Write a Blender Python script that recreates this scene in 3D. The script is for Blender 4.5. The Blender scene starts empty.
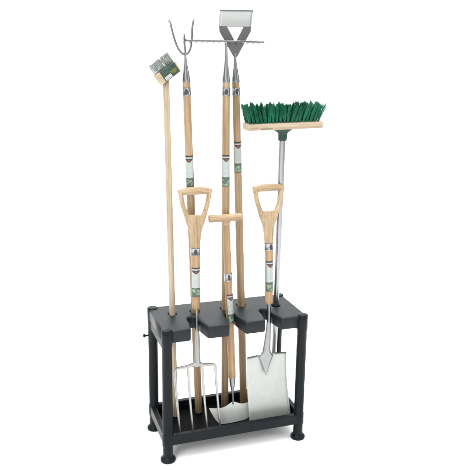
import bpy, bmesh, math, random
from mathutils import Vector, Matrix
R = math.radians
random.seed(7)
SC = bpy.context.scene
COL = SC.collection

# ------------------------------------------------------------------ camera
cd = bpy.data.cameras.new("camera"); cam = bpy.data.objects.new("camera", cd); COL.objects.link(cam)
cd.sensor_width = 36.0; cd.lens = 51.072; cd.clip_start = 0.05; cd.clip_end = 200
_r = Vector((0.9451050, -0.3264241, 0.0149629)); _u = Vector((0.0667243, 0.2376097, 0.9690663)); _f = Vector((0.3198819, 0.9148710, -0.2463465))
M3 = Matrix((_r, _u, -_f)).transposed()
cam.location = (-0.50194, -2.14891, 1.42461)
cam.rotation_euler = M3.to_euler()
SC.camera = cam

# ------------------------------------------------------------------ world and lamps
W = bpy.data.worlds.new("World"); SC.world = W; W.use_nodes = True
bg = W.node_tree.nodes["Background"]; bg.inputs[0].default_value = (0.97, 0.985, 1.0, 1); bg.inputs[1].default_value = 0.50

def area(name, loc, target, sx, sy, power, color=(1, 1, 1)):
    l = bpy.data.lights.new(name, 'AREA'); l.shape = 'RECTANGLE'; l.size = sx; l.size_y = sy; l.energy = power; l.color = color
    o = bpy.data.objects.new(name, l); COL.objects.link(o); o.location = loc
    d = Vector(target) - Vector(loc); o.rotation_euler = d.to_track_quat('-Z', 'Y').to_euler()
    return o
area("softbox_overhead", (0.2, 0.3, 4.6), (0.25, 0.35, 0), 5.0, 4.5, 600)
area("softbox_key", (-2.6, -2.6, 2.9), (0.25, 0.1, 0.7), 1.6, 1.6, 130, (1.0, 0.985, 0.96))
area("added_front_light", (-0.5, -4.3, 1.0), (0.25, 0.0, 0.1), 4.0, 1.3, 40)  # added unseen lamp, lightens the floor under the tray
area("softbox_fill", (2.9, -1.7, 1.9), (0.25, 0.1, 0.6), 1.0, 2.0, 25)
area("backdrop_lamp", (-2.4, 1.2, 4.2), (-0.6, 4.0, 1.4), 1.2, 2.6, 45)
area("backdrop_lamp", (3.2, 1.2, 4.2), (1.6, 4.0, 1.4), 1.2, 2.6, 45)
SC.view_settings.view_transform = 'Standard'; SC.view_settings.look = 'None'
SC.view_settings.exposure = 0; SC.view_settings.gamma = 1

# ------------------------------------------------------------------ materials
def newmat(name):
    m = bpy.data.materials.new(name); m.use_nodes = True
    return m, m.node_tree, m.node_tree.nodes["Principled BSDF"]
def nd(nt, t, **kw):
    n = nt.nodes.new(t)
    for k, v in kw.items(): setattr(n, k, v)
    return n
def noise(nt, vec, scale, detail=3, rough=.55):
    n = nd(nt, 'ShaderNodeTexNoise'); n.inputs['Scale'].default_value = scale; n.inputs['Detail'].default_value = detail; n.inputs['Roughness'].default_value = rough
    nt.links.new(vec, n.inputs['Vector']); return n.outputs['Fac']
def mapping(nt, scale, rand=True, rot=(0, 0, 0)):
    tc = nd(nt, 'ShaderNodeTexCoord'); mp = nd(nt, 'ShaderNodeMapping'); mp.inputs['Scale'].default_value = scale; mp.inputs['Rotation'].default_value = rot
    nt.links.new(tc.outputs['Object'], mp.inputs['Vector'])
    if rand:
        oi = nd(nt, 'ShaderNodeObjectInfo'); mu = nd(nt, 'ShaderNodeVectorMath', operation='SCALE'); cx = nd(nt, 'ShaderNodeCombineXYZ')
        for k in range(3): nt.links.new(oi.outputs['Random'], cx.inputs[k])
        nt.links.new(cx.outputs[0], mu.inputs[0]); mu.inputs['Scale'].default_value = 37.0
        nt.links.new(mu.outputs[0], mp.inputs['Location'])
    return mp.outputs[0]
def ramp(nt, fac, stops):
    r = nd(nt, 'ShaderNodeValToRGB'); e = r.color_ramp.elements
    while len(e) < len(stops): e.new(0.5)
    for q, (p, c) in zip(e, stops): q.position = p; q.color = (*c, 1)
    nt.links.new(fac, r.inputs[0]); return r.outputs[0]
def bump(nt, bs, h, strength, dist):
    b = nd(nt, 'ShaderNodeBump'); b.inputs['Strength'].default_value = strength; b.inputs['Distance'].default_value = dist
    nt.links.new(h, b.inputs['Height']); nt.links.new(b.outputs[0], bs.inputs['Normal'])
def mul(nt, a, b, fac=1.0):
    m = nd(nt, 'ShaderNodeMix', data_type='RGBA', blend_type='MULTIPLY'); m.inputs[0].default_value = fac
    nt.links.new(a, m.inputs[6]); nt.links.new(b, m.inputs[7]); return m.outputs[2]

def wood(name, dark, light, along='z', rough=.5):
    dark = tuple(x * .56 for x in dark); light = tuple(x * .635 for x in light)
    m, nt, bs = newmat(name)
    s = {'z': (1, 1, .035), 'x': (.05, 1, 1)}[along]
    v = mapping(nt, s)
    broad = noise(nt, v, 55, 3, .5); fine = noise(nt, v, 420, 2, .6)
    c = ramp(nt, broad, [(.3, dark), (.52, tuple((a * .45 + b * .55) for a, b in zip(dark, light))), (.72, light)])
    f = ramp(nt, fine, [(.30, (.66, .59, .50)), (.46, (1, 1, 1)), (1, (1.0, 1.0, 1.0))])
    c = mul(nt, c, f, .8)
    band = nd(nt, 'ShaderNodeTexWave', wave_type='RINGS', rings_direction={'z': 'Z', 'x': 'X'}[along])
    band.inputs['Scale'].default_value = 38; band.inputs['Distortion'].default_value = 5.5; band.inputs['Detail'].default_value = 2; band.inputs['Detail Scale'].default_value = 1.2
    mp2 = mapping(nt, {'z': (1, 1, .06), 'x': (.06, 1, 1)}[along]); nt.links.new(mp2, band.inputs['Vector'])
    c = mul(nt, c, ramp(nt, band.outputs['Fac'], [(.0, (.80, .74, .66)), (.35, (1, 1, 1))]), .75)
    v2 = mapping(nt, (1, 1, 1)); blot = ramp(nt, noise(nt, v2, 6, 2), [(.3, (.86, .83, .79)), (.65, (1, 1, 1))])
    c = mul(nt, c, blot, .8)
    nt.links.new(c, bs.inputs['Base Color']); bs.inputs['Roughness'].default_value = rough
    bs.inputs['Specular IOR Level'].default_value = .22
    bump(nt, bs, fine, .25, .0006)
    return m
def metal(name, col, rough, streak=(1, 1, .02), amt=.12, spread=.12, bumpst=.12, metallic=1):
    col = tuple(x * .67 for x in col)
    m, nt, bs = newmat(name)
    v = mapping(nt, streak); n1 = noise(nt, v, 700, 3, .6); v2 = mapping(nt, (1, 1, 1)); n2 = noise(nt, v2, 28, 4, .6)
    c = ramp(nt, n1, [(.3, tuple(x * (1 - amt) for x in col)), (.7, col)])
    c2 = ramp(nt, n2, [(.3, (1 - amt * .45,) * 3), (.7, (1, 1, 1))]); c = mul(nt, c, c2)
    nt.links.new(c, bs.inputs['Base Color']); bs.inputs['Metallic'].default_value = metallic
    mr = nd(nt, 'ShaderNodeMapRange'); mr.inputs['To Min'].default_value = rough - spread / 2; mr.inputs['To Max'].default_value = rough + spread / 2
    nt.links.new(n2, mr.inputs['Value']); nt.links.new(mr.outputs[0], bs.inputs['Roughness'])
    bump(nt, bs, n1, bumpst, .0004)
    return m
def plastic(name, col, rough, grain=900, bst=.2, var=.25, spec=.5):
    m, nt, bs = newmat(name); bs.inputs['Specular IOR Level'].default_value = spec
    v = mapping(nt, (1, 1, 1)); n = noise(nt, v, grain, 2); n2 = noise(nt, v, 14, 4, .65)
    c = ramp(nt, n2, [(.3, tuple(x * (1 - var) for x in col)), (.7, tuple(x * (1 + var) for x in col))])
    nt.links.new(c, bs.inputs['Base Color'])
    mr = nd(nt, 'ShaderNodeMapRange'); mr.inputs['To Min'].default_value = rough - .08; mr.inputs['To Max'].default_value = rough + .1
    nt.links.new(n2, mr.inputs['Value']); nt.links.new(mr.outputs[0], bs.inputs['Roughness'])
    bump(nt, bs, n, bst, .0004)
    return m
def paint(name, col, rough=.45):
    col = tuple(x * .64 for x in col)
    m, nt, bs = newmat(name)
    v = mapping(nt, (1, 1, 1)); n = noise(nt, v, 260, 3, .7)
    c = ramp(nt, n, [(.3, tuple(x * .8 for x in col)), (.7, tuple(min(1, x * 1.1) for x in col))])
    nt.links.new(c, bs.inputs['Base Color']); bs.inputs['Roughness'].default_value = rough
    return m

M = {}
M['ash'] = wood('ash_wood', (.42, .275, .15), (.56, .395, .235))
M['ash_pale'] = wood('pale_ash_wood', (.46, .335, .20), (.60, .46, .305))
M['ash_x'] = wood('ash_wood_crossgrain', (.44, .31, .18), (.58, .44, .285), 'x')
M['tall'] = wood('tall_handle_wood', (.38, .26, .15), (.53, .385, .24))
M['pine'] = wood('pale_pine', (.54, .45, .31), (.66, .575, .43), rough=.6)
M['pine_x'] = wood('pale_pine_block', (.54, .44, .31), (.68, .585, .45), 'x', .6)
M['steel'] = metal('brushed_stainless', (.585, .61, .585), .44, amt=.16, metallic=.5)
M['edger_steel'] = metal('edger_blade_steel', (.72, .75, .72), .45, amt=.10, metallic=.2)
M['hoe_steel'] = metal('hoe_blade_steel', (.53, .55, .535), .42, amt=.10, metallic=.6)
M['forged'] = metal('forged_steel', (.27, .27, .27), .40, amt=.3)
M['dark_steel'] = metal('dull_dark_steel', (.25, .25, .25), .46, amt=.25)
M['socket'] = metal('socket_steel', (.36, .37, .375), .30, amt=.14, spread=.05)
M['chrome'] = metal('chromed_tube', (.42, .43, .44), .25, amt=.06, spread=.02, bumpst=.0)
M['tine'] = metal('polished_tine_steel', (.50, .49, .47), .36, amt=.15, metallic=.8)
M['wire'] = metal('wire_steel', (.84, .88, .86), .35, amt=.2)
M['black'] = plastic('charcoal_plastic', (.0030, .0048, .0060), .42, spec=.13)
M['black_top'] = plastic('charcoal_plastic_shelf', (.0058, .0080, .0102), .46, 1100, .3, spec=.22)
M['tray'] = plastic('shaded_tray_plastic', (.0010, .0012, .0013), .6, spec=.05)  # shade inside the tray is put into this near-black colour
M['green'] = plastic('dark_green_plastic', (.006, .032, .020), .42, spec=.3)
M['bristle'] = plastic('green_bristle', (.003, .088, .046), .45, 300, .0, .5, spec=.3)
M['paper'] = paint('label_paper', (.46, .505, .475)); M['ink'] = paint('label_ink', (.035, .018, .02)); M['red'] = paint('label_red', (.30, .04, .05))
M['leaf'] = paint('label_green', (.06, .125, .075)); M['leaf_lt'] = paint('label_pale_green', (.25, .34, .22)); M['rule'] = paint('label_grey_print', (.36, .42, .40))
M['border'] = paint('label_border', (.05, .06, .05)); M['bottle'] = paint('sleeve_green', (.012, .045, .026)); M['lime'] = paint('sleeve_lime', (.10, .13, .015)); M['pink'] = paint('faded_red_print', (.42, .20, .18)); M['white'] = paint('sticker_white', (.82, .82, .80))
m, nt, bs = newmat('white_paper_sweep'); bs.inputs['Base Color'].default_value = (.90, .90, .90, 1); bs.inputs['Roughness'].default_value = .9; bs.inputs['Specular IOR Level'].default_value = .1
v = mapping(nt, (1, 1, 1), False); n = noise(nt, v, 3, 3); nt.links.new(ramp(nt, n, [(.3, (.925, .925, .925)), (.7, (.945, .945, .945))]), bs.inputs['Base Color']); M['sweep'] = m

# ------------------------------------------------------------------ mesh helpers
def obj(name, bm, mats, parent=None, smooth=True, angle=40):
    bmesh.ops.recalc_face_normals(bm, faces=bm.faces[:])
    me = bpy.data.meshes.new(name); bm.to_mesh(me); bm.free()
    for q in (mats if isinstance(mats, (list, tuple)) else [mats]): me.materials.append(M[q])
    if smooth:
        for p in me.polygons: p.use_smooth = True
        me.set_sharp_from_angle(angle=R(angle))
    o = bpy.data.objects.new(name, me); COL.objects.link(o)
    if parent: o.parent = parent
    return o
def thing(name, label, cat, loc=(0, 0, 0), axis=None, group=None):
    o = bpy.data.objects.new(name, None); COL.objects.link(o); o.empty_display_size = .05
    o.location = loc; o['label'] = label; o['category'] = cat
    if group: o['group'] = group
    if axis:
        z = Vector(axis).normalized(); x = Vector((1, 0, 0)); x = (x - z * x.dot(z)).normalized(); y = z.cross(x)
        o.rotation_euler = Matrix((x, y, z)).transposed().to_euler()
    return o
def tube(bm, pts, rad, n=20, caps=True, sq=1.0, up=None, mat=0):
    """sweep an ellipse (radius r or (rx, ry)) along pts; sq<1 makes it squarer"""
    pts = [Vector(p) for p in pts]; rings = []; prev = None
    for i, p in enumerate(pts):
        t = (pts[min(i + 1, len(pts) - 1)] - pts[max(i - 1, 0)]).normalized()
        if prev is None:
            ref = Vector(up) if up else (Vector((1, 0, 0)) if abs(t.x) < .9 else Vector((0, 0, 1)))
        else: ref = prev
        a = (ref - t * ref.dot(t)).normalized(); prev = a; b = t.cross(a)
        r = rad[i] if isinstance(rad, (list, tuple)) else rad
        rx, ry = r if isinstance(r, (list, tuple)) else (r, r)
        ring = []
        for k in range(n):
            an = 2 * math.pi * k / n; c, s = math.cos(an), math.sin(an)
            c = math.copysign(abs(c) ** sq, c); s = math.copysign(abs(s) ** sq, s)
            ring.append(bm.verts.new(p + a * (c * rx) + b * (s * ry)))
        rings.append(ring)
    for A, B in zip(rings, rings[1:]):
        for k in range(n):
            f = bm.faces.new((A[k], A[(k + 1) % n], B[(k + 1) % n], B[k])); f.material_index = mat
    if caps:
        for q in (rings[0][::-1], rings[-1]): f = bm.faces.new(q); f.material_index = mat
    return bm
def lathe(bm, prof, n=28, c=(0, 0)):
    return tube(bm, [(c[0], c[1], z) for z, r in prof], [max(r, 1e-4) for z, r in prof], n)
def box(bm, x0, x1, y0, y1, z0, z1):
    vs = [bm.verts.new((x, y, z)) for x in (x0, x1) for y in (y0, y1) for z in (z0, z1)]
    for q in ((0, 1, 3, 2), (4, 6, 7, 5), (0, 4, 5, 1), (2, 3, 7, 6), (0, 2, 6, 4), (1, 5, 7, 3)): bm.faces.new([vs[k] for k in q])
    return bm
def slab(bm, loops, a, b, plane='xy'):
    """flat outline(s) - the later loops are holes - given thickness from a to b"""
    edges = []; tot = []
    for lp in loops:
        vs = [bm.verts.new((x, y, a) if plane == 'xy' else (x, a, y)) for x, y in lp]; tot += vs
        edges += [bm.edges.new((vs[k], vs[(k + 1) % len(vs)])) for k in range(len(vs))]
    res = bmesh.ops.triangle_fill(bm, use_beauty=True, edges=edges)
    fs = [f for f in res['geom'] if isinstance(f, bmesh.types.BMFace)]
    ext = bmesh.ops.extrude_face_region(bm, geom=fs)
    d = Vector((0, 0, b - a)) if plane == 'xy' else Vector((0, b - a, 0))
    bmesh.ops.translate(bm, verts=[q for q in ext['geom'] if isinstance(q, bmesh.types.BMVert)], vec=d)
    return bm
def moulded(bm, loops, z0, z1, w, seg=4):
    """plate with holes whose rims are rounded over: every loop is offset step by step and the flats are filled"""
    def offset(lp, d):
        n = len(lp); out = []
        for i in range(n):
            a, p, c = Vector(lp[i - 1]), Vector(lp[i]), Vector(lp[(i + 1) % n])
            e1 = (p - a).normalized(); e2 = (c - p).normalized(); n1 = Vector((-e1.y, e1.x)); n2 = Vector((-e2.y, e2.x))
            out.append(p + (n1 + n2) * (d / max(.3, 1 + n1.dot(n2))))
        return out
    flats = {0: [], 1: []}
    for k, lp in enumerate(loops):
        if k: lp = lp[::-1]                                      # holes run clockwise, so the same offset widens them
        st = [(w * (1 - math.sin(a)), z0 + w * (1 - math.cos(a))) for a in [math.pi / 2 * q / seg for q in range(seg + 1)]]
        st += [(w * (1 - math.cos(a)), z1 - w * (1 - math.sin(a))) for a in [math.pi / 2 * q / seg for q in range(seg + 1)]]
        rings = [[bm.verts.new((p.x, p.y, z)) for p in offset(lp, d)] for d, z in st]
        for A, B in zip(rings, rings[1:]):
            for i in range(len(A)): f = bm.faces.new((A[i], A[(i + 1) % len(A)], B[(i + 1) % len(A)], B[i])); f.smooth = True
        flats[0].append(rings[0]); flats[1].append(rings[-1])
    for rr in flats.values():
        ed = [bm.edges.get((r[i], r[(i + 1) % len(r)])) for r in rr for i in range(len(r))]
        for f in bmesh.ops.triangle_fill(bm, use_beauty=True, edges=ed)['geom']:
            if isinstance(f, bmesh.types.BMFace): f.smooth = False
    return bm
def bevel(o, w, seg=3, ang=40):
    b = o.modifiers.new('bevel', 'BEVEL'); b.width = w; b.segments = seg; b.limit_method = 'ANGLE'; b.angle_limit = R(ang); b.harden_normals = True
    return o
def remesh(o, vox, it=5):
    """melt overlapping shapes into one continuous carved surface"""
    r = o.modifiers.new('r', 'REMESH'); r.mode = 'VOXEL'; r.voxel_size = vox; r.use_smooth_shade = True
    s = o.modifiers.new('s', 'SMOOTH'); s.iterations = it; s.factor = .5
    dg = bpy.context.evaluated_depsgraph_get(); me = bpy.data.meshes.new_from_object(o.evaluated_get(dg)); o.modifiers.clear(); o.data = me
    for p in me.polygons: p.use_smooth = True
    return o
def circle(cx, cy, r, n=28): return [(cx + r * math.cos(2 * math.pi * k / n), cy + r * math.sin(2 * math.pi * k / n)) for k in range(n)]
def smooth_path(P, sub=6):
    P = [Vector(p) for p in P]; out = []
    for i in range(len(P) - 1):
        p0, p1, p2, p3 = P[max(i - 1, 0)], P[i], P[i + 1], P[min(i + 2, len(P) - 1)]
        for k in range(sub):
            t = k / sub
            out.append(.5 * ((2 * p1) + (p2 - p0) * t + (2 * p0 - 5 * p1 + 4 * p2 - p3) * t * t + (3 * p1 - p0 - 3 * p2 + p3) * t ** 3))
    out.append(P[-1]); return out
def lerp_list(vals, n):
    out = []
    for i in range(n):
        t = i / (n - 1) * (len(vals) - 1); k = min(int(t), len(vals) - 2); u = t - k
        a, b = vals[k], vals[k + 1]
        out.append(tuple(p * (1 - u) + q * u for p, q in zip(a, b)) if isinstance(a, tuple) else a * (1 - u) + b * u)
    return out

# ------------------------------------------------------------------ pieces shared by the wooden tools
def rod(name, parent, z0, z1, r0, r1, mat, bulge=0.0, top_round=True):
    bm = bmesh.new(); N = 16; prof = [(z0, r0 * .8), (z0 + .0025, r0)]
    for i in range(1, N):
        t = i / N; prof.append((z0 + (z1 - z0) * t, r0 + (r1 - r0) * t + bulge * math.sin(math.pi * t)))
    prof += [(z1 - .0025, r1), (z1, r1 * (.8 if top_round else 1))]
    lathe(bm, prof, 24); return obj(name, bm, mat, parent, angle=60)
def ferrule_band(parent, z0, z1, r, ang):
    bm = bmesh.new(); lathe(bm, [(z0, r), (z0 + .0005, r + .0012), (z0 + .003, r + .0016), (z0 + .005, r + .001), (z1 - .005, r + .001), (z1 - .003, r + .0016), (z1 - .0005, r + .0012), (z1, r)], 32)
    f = obj('ferrule_band', bm, 'chrome', parent)
    bm = bmesh.new(); w = 9; zc = (z0 + z1) / 2; h = (z1 - z0) * .36; rows = 8; g = []
    for j in range(rows + 1):
        q = -1 + 2 * j / rows; half = .34 * math.sqrt(max(0, 1 - q * q * .85)); row = []
        for i in range(w + 1):
            an = ang - math.pi / 2 + half * (-1 + 2 * i / w); row.append(bm.verts.new(((r + .0019) * math.cos(an), (r + .0019) * math.sin(an), zc + h * q)))
        g.append(row)
    for j in range(rows):
        for i in range(w): bm.faces.new((g[j][i], g[j][i + 1], g[j + 1][i + 1], g[j + 1][i]))
    obj('dark_oval', bm, 'ink', f)  # dark oval patch on the front of the band
def sticker(parent, z0, z1, r, ang, half, seed):
    """paper label wrapped round a handle: dark heading with a shield, printed text block, leafy picture at the foot"""
    rnd = random.Random(seed); nu, nv = 26, 96; bm = bmesh.new(); g = []
    for j in range(nv + 1):
        row = []
        for i in range(nu + 1):
            an = ang - math.pi / 2 + half * (-1 + 2 * i / nu); row.append(bm.verts.new(((r + .0006) * math.cos(an), (r + .0006) * math.sin(an), z1 + (z0 - z1) * j / nv)))
        g.append(row)
    lines = {}
    for k in range(36, 60, 3): lines[k] = (rnd.uniform(.2, .3), rnd.uniform(.55, .85))
    blobs = [(rnd.uniform(.15, .85), rnd.uniform(.76, .96), rnd.uniform(.06, .16)) for _ in range(9)]
    for j in range(nv):
        v = (j + .5) / nv
        for i in range(nu):
            u = (i + .5) / nu; m = 0
            if v < .055: m = 1
            elif v < .095: m = 0
            elif v < .13 and abs(u - .5) < .44: m = 1
            elif v < .215 and abs(u - .5) < .40 * (1 - ((v - .095) / .125) ** 2): m = 2 if abs(u - .5) < .12 and v < .175 else 1
            elif v < .30 and v > .235 and .2 < u < .8 and (j % 3 == 0): m = 5
            elif j in lines and lines[j][0] < u < lines[j][1] and (i * 7 + j * 3) % 5: m = 5
            elif v > .70:
                m = 3
                for bu, bv, br in blobs:
                    if (u - bu) ** 2 + ((v - bv) * 3.4) ** 2 < br * br * (1 + .5 * math.sin(i * 2.3 + j)): m = 4
                if v < .725 or v > .975: m = 6
            if (u < .045 or u > .955): m = 6 if v > .1 else 1
            f = bm.faces.new((g[j][i], g[j][i + 1], g[j + 1][i + 1], g[j + 1][i])); f.material_index = m
    return obj('sticker', bm, ['paper', 'ink', 'red', 'leaf', 'leaf_lt', 'rule', 'border'], parent)
def d_grip(parent, cx=0.0, dz=0.0):
    bm = bmesh.new(); zs = dz
    pts = smooth_path([(-.0545, 0, .9205 + zs), (-.03, 0, .9235 + zs), (0, 0, .9243 + zs), (.03, 0, .9235 + zs), (.0545, 0, .9205 + zs)], 5)
    rr = [.0108 + .0034 * math.cos(math.pi * (i / (len(pts) - 1) - .5)) for i in range(len(pts))]
    bar = bmesh.new(); q_ = [(p.x + cx, p.y, p.z) for p in pts]
    tube(bar, [(q_[0][0] - .0035, 0, q_[0][2]), (q_[0][0] - .0028, 0, q_[0][2])] + q_ + [(q_[-1][0] + .0028, 0, q_[-1][2]), (q_[-1][0] + .0035, 0, q_[-1][2])], [.006, .0088] + rr + [.0088, .006], 24)
    for s in (-1, 1):
        p = smooth_path([(s * .0538, 0, .9315 + zs), (s * .0536, 0, .926 + zs), (s * .0505, 0, .905 + zs), (s * .0455, 0, .878 + zs), (s * .036, 0, .848 + zs), (s * .0245, 0, .817 + zs), (s * .011, 0, .782 + zs), (s * .004, 0, .75 + zs)], 5)
        rad = lerp_list([(.0070, .0095), (.0090, .0128), (.0084, .0114), (.0080, .0110), (.0088, .0115), (.011, .0125), (.012, .0135), (.012, .014)], len(p))
        tube(bm, [(q.x + cx, q.y, q.z) for q in p], rad, 18, up=(1, 0, 0))
    neck = [(.838, .0285, .0105), (.834, .0305, .0125), (.822, .0320, .0130), (.80, .0268, .0140), (.775, .0218, .0152), (.75, .0192, .0160), (.73, .0172, .0163), (.712, .0160, .0160)]
    tube(bm, [(cx * min(1, max(0, (z - .70) / .1)), 0, z + zs) for z, a, b in neck], [(a, b) for z, a, b in neck], 28, up=(1, 0, 0))
    o = obj('grip', bm, 'ash_pale', parent); remesh(o, .0014, 7); obj('crossbar', bar, 'ash_x', o); return o

# ------------------------------------------------------------------ setting: white studio sweep
bm = bmesh.new(); prof = [(-9, 0), (2.2, 0)]
for k in range(1, 17): a = math.pi / 2 * k / 16; prof.append((2.2 + 2 * math.sin(a), 2 - 2 * math.cos(a)))
prof.append((4.2, 7.0)); xs = (-9, -4.5, 0, 4.5, 9); g = [[bm.verts.new((x, y, z)) for x in xs] for y, z in prof]
for a, b in zip(g, g[1:]):
    for k in range(4): bm.faces.new((a[k], a[k + 1], b[k + 1], b[k]))
o = obj('backdrop', bm, 'sweep'); o['kind'] = 'structure'

# ------------------------------------------------------------------ tool rack
RW, RD = .5254, .2359
rack = thing('tool_rack', 'black plastic tool rack with notched top shelf, tray and four round legs', 'tool rack', (RW / 2, RD / 2, 0))
off = Vector((-RW / 2, -RD / 2, 0))
def shift(o): o.data.transform(Matrix.Translation(off)); return o
for lx, ly in ((0, 0), (RW, 0), (0, RD), (RW, RD)):
    bm = bmesh.new(); lathe(bm, [(.016, .0185), (.062, .0185), (.064, .0205), (.108, .0205), (.111, .0187), (.455, .0187), (.459, .0202), (.508, .0202)], 32, (lx, ly)); leg = shift(obj('leg', bm, 'black', rack))
    bm = bmesh.new(); lathe(bm, [(0, .0272), (.002, .0285), (.009, .0285), (.0125, .0265), (.0165, .0212), (.020, .0194), (.022, .0188)], 32, (lx, ly)); shift(obj('foot', bm, 'black', leg))
    bm = bmesh.new(); lathe(bm, [(.505, .0202), (.5145, .0202), (.5172, .0194), (.5185, .0175), (.5188, .008), (.5188, .001)], 32, (lx, ly)); shift(obj('cap', bm, 'black', leg))
# notched shelf
x0, x1, yf, yb = -.0155, RW + .0155, -.009, RD + .015
notch = (.1185, .2635, .4035)
out = [(x0, yf)]
for c in notch:
    def rc(sg): return [(c + sg * x, y) for x, y in ((.0380, yf), (.0345, yf + .0010), (.0315, yf + .0040), (.0295, yf + .010), (.0215, .046), (.0198, .060), (.0192, .085))]
    out += rc(-1) + [(c + .0192 * math.cos(a), .088 + .0192 * math.sin(a)) for a in (R(150), R(120), R(90), R(60), R(30))] + rc(1)[::-1]
out += [(x1, yf), (x1, yb), (x0, yb)]
holes = [circle(.0595, .157, .0155), circle(.1475, .158, .0178), circle(.2678, .154, .0178), circle(.3394, .1715, .0178), circle(.4692, .129, .0165)]
bm = bmesh.new(); moulded(bm, [out] + holes, .4670, .515, .0075); shift(obj('shelf', bm, 'black_top', rack, smooth=False))
for xa, xb in ((-.0125, -.0035), (RW + .0035, RW + .0125)):
    bm = bmesh.new(); box(bm, xa, xb, .012, RD - .012, .436, .4665); bevel(shift(obj('side_rail', bm, 'black', rack)), .002)
bm = bmesh.new(); box(bm, .012, RW - .012, RD + .002, RD + .011, .436, .4665); bevel(shift(obj('back_rail', bm, 'black', rack)), .002)
# tray
bm = bmesh.new(); box(bm, -.006, RW + .006, .004, RD - .004, .060, .0700); tr = bevel(shift(obj('tray', bm, 'tray', rack)), .001, 1)
for q in ((.006, RW - .006, -.0165, .0045), (.006, RW - .006, RD - .0045, RD + .0165)):
    bm = bmesh.new(); box(bm, *q, .067, .106); bevel(shift(obj('rim', bm, 'black', tr)), .003)
for q in ((-.0165, .0045), (RW - .0045, RW + .0165)):
    bm = bmesh.new(); box(bm, *q, .006, RD - .006, .0672, .1058); bevel(shift(obj('rim', bm, 'black', tr)), .003)
bm = bmesh.new(); tube(bm, [(-.012, RD, .405), (-.029, RD, .405), (-.030, RD, .405), (-.033, RD, .405), (-.037, RD, .405), (-.039, RD, .405)], [.0035, .0035, .006, .0075, .0068, .003], 16)
shift(obj('peg', bm, 'black', rack))

# ------------------------------------------------------------------ wire patio brush
t = thing('wire_brush', 'small tilted wire brush with green sleeve on a slim pale wooden pole', 'brush', (.0736, .1841, .0705), (-.03303, -.06498, .99734))
rod('handle', t, 0, 1.306, .0116, .0110, 'pine')
fr = Matrix.Translation((.0038, 0, 1.3304)) @ Matrix.Rotation(-R(35), 4, 'Y')
bm = bmesh.new(); box(bm, -.0425, .0425, -.020, .020, -.0185, .0185); b = bevel(obj('brush_block', bm, 'pine_x', t), .003); b.data.transform(fr)
bm = bmesh.new(); rnd = random.Random(3)
for i in range(12):
    for j in range(2):
        bx, by = -.0365 + .073 * i / 11, -.006 + .012 * j; lx = rnd.uniform(-.0018, .0018)
        for k in range(26):
            an, rr = rnd.uniform(0, 6.28), .0021 * math.sqrt(rnd.random()); px, py = bx + rr * math.cos(an), by + rr * math.sin(an)
            L = rnd.uniform(.031, .037); dx, dy = (px - bx) * .3 + rnd.uniform(-.0022, .0022) + lx, (py - by) * .5 + rnd.uniform(-.0014, .0014)
            tube(bm, [(px, py, .016), (px + dx * .4, py + dy * .4, .018 + L * .55), (px + dx, py + dy, .0185 + L)], [.00032, .00032, .00028], 4, False)
o = obj('bristles', bm, 'wire', t); o.data.transform(fr)
bm = bmesh.new(); box(bm, -.0235, .0375, -.0212, .0212, -.0195, .0195); sl = obj('label_sleeve', bm, 'bottle', t); bevel(sl, .003); sl.data.transform(fr)
bm = bmesh.new(); box(bm, -.019, .006, -.0218, -.0209, -.0160, -.0040); q = obj('sticker', bm, 'white', sl); q.data.transform(fr)
bm = bmesh.new()
for r_ in range(3):
    x = -.017
    while x < .003:
        w = rnd.uniform(.0012, .0035); box(bm, x, min(x + w, .0045), -.0221, -.0217, -.0145 + .0034 * r_, -.0129 + .0034 * r_); x += w + .0009
q2 = obj('print', bm, 'ink', q); q2.data.transform(fr)
bm = bmesh.new()
for r_, (a, e) in enumerate(((-.018, .012), (-.018, .004), (-.018, .016))):
    x = a
    while x < e:
        w = rnd.uniform(.002, .005); box(bm, x, x + w, -.0217, -.0211, .002 + .0052 * r_, .0045 + .0052 * r_); x += w + .0014
q = obj('print', bm, 'leaf', sl); q.data.transform(fr)
bm = bmesh.new(); slab(bm, [[(.020 + .011 * math.cos(a) * (1 + .25 * math.sin(3 * a)), -.004 + .009 * math.sin(a) * (1 + .2 * math.cos(2 * a))) for a in [2 * math.pi * k / 24 for k in range(24)]]], -.0217, -.0210, 'xz')
q = obj('picture', bm, 'lime', sl); q.data.transform(fr)

# ------------------------------------------------------------------ three-prong cultivator
def tall_tool(t, lab, ang, ferr=(1.257, 1.2845), top=1.3125, r=.0137, seed=1):
    rod('handle', t, 0, top, r * 1.06, r * .97, 'tall', .0008, False)
    ferrule_band(t, ferr[0], ferr[1], r * .975 + .0002, ang)
    sticker(t, lab[0], lab[1], r * 1.035, ang, 1.15, seed)
def socket(t, prof, name='socket', n=24):
    bm = bmesh.new(); lathe(bm, prof, n); return obj(name, bm, 'socket', t)
t = thing('cultivator', 'long-handled cultivator with three hooked steel prongs, standing behind the fork', 'cultivator', (.1714, .1864, .0705), (-.05395, -.06596, .99636))
tall_tool(t, (.935, 1.0506), -.35, seed=2)
socket(t, [(1.302, .0138), (1.304, .0142), (1.31, .0138), (1.335, .0098), (1.36, .0058), (1.38, .0042), (1.398, .0036)])
def prong(p, r0, r1):
    q = smooth_path(p, 7); bm = bmesh.new(); tube(bm, q, lerp_list([r0, r0, r0 * .95, r1], len(q)), 12); return obj('prong', bm, 'forged', t)
prong([(0, 0, 1.38), (0, .0005, 1.405), (-.0005, .004, 1.432), (-.0012, .002, 1.450), (-.006, -.016, 1.458), (-.014, -.040, 1.456), (-.020, -.058, 1.448)], .0036, .0018)
prong([(-.0005, .001, 1.392), (-.012, .002, 1.3975), (-.0245, .004, 1.4155), (-.033, .006, 1.441), (-.041, .006, 1.472), (-.0465, .001, 1.494), (-.054, -.018, 1.502), (-.063, -.040, 1.499)], .0036, .0018)
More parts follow.
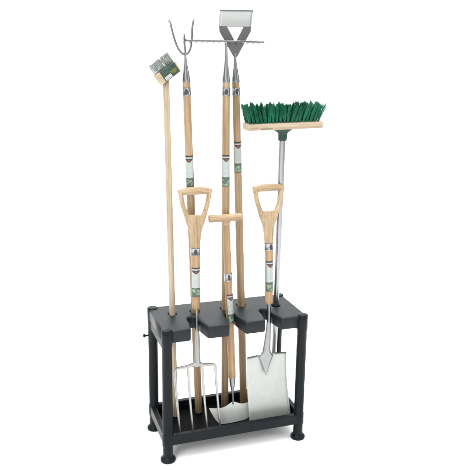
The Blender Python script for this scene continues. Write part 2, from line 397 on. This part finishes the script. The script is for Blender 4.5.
prong([(.0005, .001, 1.392), (.011, .002, 1.3980), (.0205, .004, 1.4145), (.0255, .006, 1.441), (.0285, .006, 1.472), (.0305, .001, 1.494), (.029, -.016, 1.504), (.0265, -.036, 1.502)], .0036, .0018)

# ------------------------------------------------------------------ garden rake
t = thing('garden_rake', 'long-handled steel garden rake with wide toothed head, middle of the tall tools', 'rake', (.2817, .1855, .0705), (-.03184, -.0729, .99683))
tall_tool(t, (.934, 1.0496), -.25, seed=3)
socket(t, [(1.302, .0138), (1.304, .0142), (1.31, .0138), (1.335, .0100), (1.37, .0062), (1.392, .0047), (1.415, .0042), (1.432, .0044)])
bm = bmesh.new(); tube(bm, [(-.141, 0, 1.4404), (-.07, 0, 1.4395), (0, 0, 1.438), (.07, 0, 1.436), (.137, 0, 1.4335)], [(.0031, .0032)] * 5, 12, sq=.6, up=(0, 0, 1)); hd = obj('rake_head', bm, 'forged', t)
for k in range(14):
    x = -.137 + .270 * k / 13; z = 1.4387 - .0000 - (x + .0) * .0248
    bm = bmesh.new(); tube(bm, [(x, 0, z), (x, .012, z + .0005), (x, .030, z - .004), (x, .048, z - .010)], [(.0030, .0026), (.0036, .0032), (.0034, .0030), (.0020, .0020)], 8, sq=.7); obj('tooth', bm, 'forged', hd)

# ------------------------------------------------------------------ push hoe
t = thing('push_hoe', 'long-handled push hoe with wide pale blade on dark forked plate', 'hoe', (.3633, .1858, .0705), (-.05455, -.03501, .9979))
tall_tool(t, (.976, 1.0892), -.1, ferr=(1.254, 1.2816), top=1.311, seed=4)
socket(t, [(1.300, .0138), (1.302, .0142), (1.308, .0138), (1.335, .0098), (1.36, .0060), (1.38, .0046), (1.40, .0040)])
bm = bmesh.new()
slab(bm, [[(-.0555, 1.4905), (-.0548, 1.472), (-.0070, 1.388), (.0005, 1.381), (.0085, 1.3875), (.0600, 1.470), (.0620, 1.486), (.0330, 1.4855), (.0055, 1.4400), (.0030, 1.4375), (-.0005, 1.4410), (-.0270, 1.4890)]], -.0016, .0016, 'xz')
bevel(obj('forked_plate', bm, 'dark_steel', t), .0008, 2)
bm = bmesh.new()                                                # blade cranked forward from the plate
bl = [(-.0560, 1.4885, .0005), (.0620, 1.4845, .0005), (.0640, 1.5380, -.015), (-.0555, 1.5415, -.015)]
n = 10; gg = []
for j in range(n + 1):
    v_ = j / n; row = []
    for i in range(n + 1):
        u_ = i / n; a = Vector((bl[0][0], bl[0][2], bl[0][1])).lerp(Vector((bl[1][0], bl[1][2], bl[1][1])), u_); b2 = Vector((bl[3][0], bl[3][2], bl[3][1])).lerp(Vector((bl[2][0], bl[2][2], bl[2][1])), u_)
        p = a.lerp(b2, v_); p.y += .003 * math.sin(math.pi * v_); row.append(bm.verts.new(p))
    gg.append(row)
for j in range(n):
    for i in range(n): bm.faces.new((gg[j][i], gg[j][i + 1], gg[j + 1][i + 1], gg[j + 1][i]))
o = obj('blade', bm, 'hoe_steel', t); s = o.modifiers.new('s', 'SOLIDIFY'); s.thickness = .0024; s.offset = 0
bm = bmesh.new(); tube(bm, [(-.0557, -.0152, 1.5418), (.0642, -.0152, 1.5383)], [(.0022, .0026)] * 2, 10, sq=.6, up=(0, 0, 1)); obj('cutting_edge', bm, 'forged', o)

# ------------------------------------------------------------------ broom
t = thing('broom', 'upturned broom with dark green bristles, pale wooden head and steel pole', 'broom', (.4802, .1613, .0705), (-.02528, -.07464, .99689))
bm = bmesh.new(); lathe(bm, [(0, .0085), (.002, .0103), (.3, .0104), (.8, .0113), (1.112, .0116)], 28); obj('pole', bm, 'chrome', t)
bm = bmesh.new(); box(bm, -.1430, .1460, -.029, .029, 1.1415, 1.1648)
hb = bevel(obj('broom_head', bm, 'pine_x', t), .0035, 3)
bm = bmesh.new(); rnd = random.Random(11)
for i in range(19):
    for j in range(5):
        u_, w_ = -1 + 2 * i / 18, -1 + 2 * j / 4
        bx, by = u_ * .131 + (.003 if j % 2 else -.003), w_ * .020; lean = Vector((u_ * .016 + rnd.uniform(-.009, .009), w_ * .014 + rnd.uniform(-.008, .008)))
        Lt = rnd.uniform(.064, .0755)
        for k in range(40):
            an, rr = rnd.uniform(0, 6.28), .0036 * math.sqrt(rnd.random()); ox, oy = rr * math.cos(an), rr * math.sin(an)
            L = Lt - rr * 3.0 + rnd.uniform(-.006, .002)
            jx, jy, wv = rnd.uniform(-.003, .003), rnd.uniform(-.003, .003), rnd.uniform(-.0010, .0010)
            P = [(bx + ox * q + lean.x * max(h_, 0) ** 1.3 + jx * h_ + wv * w2, by + oy * q + lean.y * max(h_, 0) ** 1.3 + jy * h_, 1.162 + .0028 + L * h_) for h_, q, w2 in ((-.04, .85, 0), (.25, 1.35, 1), (.5, 1.55, -1), (.75, 1.4, 1), (1, .85, -.5))]
            tube(bm, P, [.00062, .00062, .0006, .00052, .00036], 4, False)
obj('bristles', bm, 'bristle', t)
bm = bmesh.new()                                                # socket bracket under the head
tube(bm, [(0, 0, z) for z in (1.0985, 1.102, 1.118, 1.126, 1.132, 1.1375, 1.1412)], [(.0150, .0150), (.0158, .0158), (.0165, .0160), (.019, .0165), (.028, .018), (.0365, .020), (.0385, .021)], 28, sq=.85, up=(1, 0, 0))
obj('bracket', bm, 'green', t)
bm = bmesh.new(); x = -.128
rnd = random.Random(5)
for w in (.0022, .0035, .0018, .0030, .0026, .0034, .0020): box(bm, x, x + w, -.0293, -.0288, 1.1505, 1.1535); x += w + .0011
obj('print', bm, 'pink', hb)
bm = bmesh.new(); x = -.094
while x < -.052:
    w = rnd.uniform(.0012, .004); box(bm, x, x + w, -.0293, -.0288, 1.1455, 1.1482); x += w + .0012
obj('print', bm, 'border', hb)

# ------------------------------------------------------------------ digging fork
t = thing('digging_fork', 'digging fork with wooden D grip and four long steel tines', 'garden fork', (.1231, .0345, .0705), (.00448, .06026, .99817))
d_grip(t, .0015)
rod('handle', t, .4905, .711, .0153, .0160, 'ash', .0004, False)
ferrule_band(t, .6905, .7200, .0162, -.2); sticker(t, .5399, .6484, .0160, -.15, 1.2, 5)
bm = bmesh.new(); tube(bm, [(.002, 0, z) for z in (.50, .47, .42, .37, .33, .305, .288, .276, .268)], [(.0052, .0052), (.0055, .0055), (.0062, .006), (.0075, .007), (.0088, .008), (.0094, .0082), (.0102, .0082), (.013, .008), (.014, .006)], 20, up=(1, 0, 0)); obj('shaft', bm, 'socket', t)
bm = bmesh.new()
p = smooth_path([(-.0835, 0, .2585), (-.0775, 0, .2685), (-.060, 0, .2705), (-.033, 0, .2725), (-.012, 0, .277), (0, 0, .2775), (.014, 0, .2755), (.024, 0, .2715), (.050, 0, .2695), (.066, 0, .2665), (.0728, 0, .2570)], 5)
tube(bm, p, lerp_list([(.0049, .0049), (.0052, .0052), (.0054, .0055), (.006, .006), (.0074, .0072), (.0080, .0078), (.0074, .0072), (.006, .006), (.0054, .0055), (.0052, .0052), (.0049, .0049)], len(p)), 14, sq=.75, up=(0, 0, 1)); fh = obj('fork_head', bm, 'tine', t)
for top, mid, tip in (((-.0836, .262), (-.0752, .142), (-.0665, .001)), ((-.0335, .271), (-.0255, .142), (-.0160, .001)), ((.0218, .271), (.0305, .142), (.0405, .001)), ((.0728, .260), (.0820, .142), (.0915, .001))):
    p = smooth_path([(top[0], 0, top[1]), (top[0] * .75 + mid[0] * .25, .004, top[1] - .035), (mid[0], .009, mid[1]), (tip[0] * .6 + mid[0] * .4, .006, mid[1] * .4), (tip[0], -.003, tip[1])], 6)
    bm = bmesh.new(); tube(bm, p, lerp_list([.0049, .0049, .0047, .0044, .0040, .0020], len(p)), 12, sq=.7); obj('tine', bm, 'tine', fh)

# ------------------------------------------------------------------ half-moon edger
t = thing('lawn_edger', 'half-moon lawn edger with wooden T handle, between the fork and the spade', 'lawn edger', (.2805, .068, .0705), (-.04206, .03177, .99861))
bm = bmesh.new(); p = [(x, 0, .8185 - x * .035) for x in (-.0655, -.0648, -.062, -.05, -.03, -.015, 0, .015, .03, .05, .059, .0615, .0622)]
tube(bm, p, [.007, .0118, .0142, .0145, .0138, .0132, .0132, .0132, .0136, .0138, .0134, .011, .006], 22)
tube(bm, [(0, 0, z) for z in (.818, .810, .803, .797, .792)], [(.019, .0128), (.0188, .0128), (.0162, .013), (.0144, .0133), (.0136, .0136)], 22, up=(1, 0, 0))
remesh(obj('grip', bm, 'ash_x', t), .0014, 6)
rod('handle', t, .1890, .800, .0142, .0132, 'ash', .0006, False)
ferrule_band(t, .5800, .6100, .0142, -.1); sticker(t, .4175, .5290, .0146, .25, 1.15, 6)
socket(t, [(.1245, .0037), (.130, .0042), (.150, .0080), (.165, .0108), (.186, .0122), (.191, .0136), (.194, .0138), (.196, .0130)])
bm = bmesh.new(); lathe(bm, [(.078, .0040), (.095, .0036), (.128, .0036)], 16); obj('neck', bm, 'forged', t)
h = [(0, .0885), (.006, .0868), (.013, .0825), (.025, .0762), (.038, .0716), (.050, .0710), (.074, .0745), (.0985, .0800), (.0945, .069), (.0885, .055), (.081, .0395), (.0725, .0235), (.063, .0105), (.052, .0035), (.036, .0012), (.018, .0005)]
lp = h + [(0, .0003)] + [(-x, z) for x, z in h[:0:-1]]
bm = bmesh.new(); slab(bm, [lp], -.0013, .0013, 'xz'); bevel(obj('blade', bm, 'edger_steel', t, angle=30), .0007, 2)

# ------------------------------------------------------------------ spade
t = thing('digging_spade', 'digging spade with wooden D grip and broad pale steel blade', 'spade', (.4170, .0431, .0705), (-.01246, .03875, .99917))
d_grip(t, -.0015, .001)
rod('handle', t, .481, .712, .0146, .0160, 'ash', .0006, False)
ferrule_band(t, .6910, .7190, .0162, .12); sticker(t, .5335, .6512, .0158, .1, 1.15, 7)
bm = bmesh.new()
pr = [(.492, .001, .0062, .0062), (.455, .001, .0080, .0078), (.40, 0, .0098, .0092), (.355, -.0025, .0122, .0105), (.325, -.0055, .0138, .0105), (.305, -.008, .0150, .0095), (.290, -.0095, .0175, .008), (.279, -.0105, .0245, .0065), (.272, -.011, .0290, .0055), (.262, -.0112, .0262, .0050), (.240, -.0118, .0170, .0042), (.215, -.0122, .0085, .0034), (.193, -.0124, .0018, .0024)]
tube(bm, [(x, -.0025 if z < .3 else 0, z) for z, x, a, b in pr], [(a, b) for z, x, a, b in pr], 24, up=(1, 0, 0)); obj('socket', bm, 'socket', t)
bm = bmesh.new(); nu, nv = 20, 24; gg = []
for j in range(nv + 1):
    v_ = j / nv; row = []; xl, xr = -.0924 * (1 - v_) - .0812 * v_, .0696 * (1 - v_) + .0932 * v_
    for i in range(nu + 1):
        s_ = -1 + 2 * i / nu; x = (xl + xr) / 2 + (xr - xl) / 2 * s_
        z = .2775 * (1 - v_) + .0012 * v_ - (.006 * max(0, 1 - abs(s_) / .3)) * (1 - v_) ** 6
        row.append(bm.verts.new((x, .004 - .011 * s_ * s_ * (1 - .55 * v_) + .012 * math.sin(math.pi * v_) - .004 * v_, z)))
    gg.append(row)
for j in range(nv):
    for i in range(nu): bm.faces.new((gg[j][i], gg[j][i + 1], gg[j + 1][i + 1], gg[j + 1][i]))
bl_ = obj('blade', bm, 'steel', t); s = bl_.modifiers.new('s', 'SOLIDIFY'); s.thickness = .0022; s.offset = 0
for sg, lo, hi in ((-1, -.0915, -.048), (1, .024, .0690)):
    bm = bmesh.new(); P = []
    for k in range(8):
        x = lo + (hi - lo) * k / 7; s_ = (x + .0114) / .081; P.append((x, .004 - .011 * s_ * s_ - .0035, .2775))
    tube(bm, P, [(.0022, .0050)] * 8, 12, sq=.7, up=(0, 0, 1)); obj('tread', bm, 'forged', bl_)
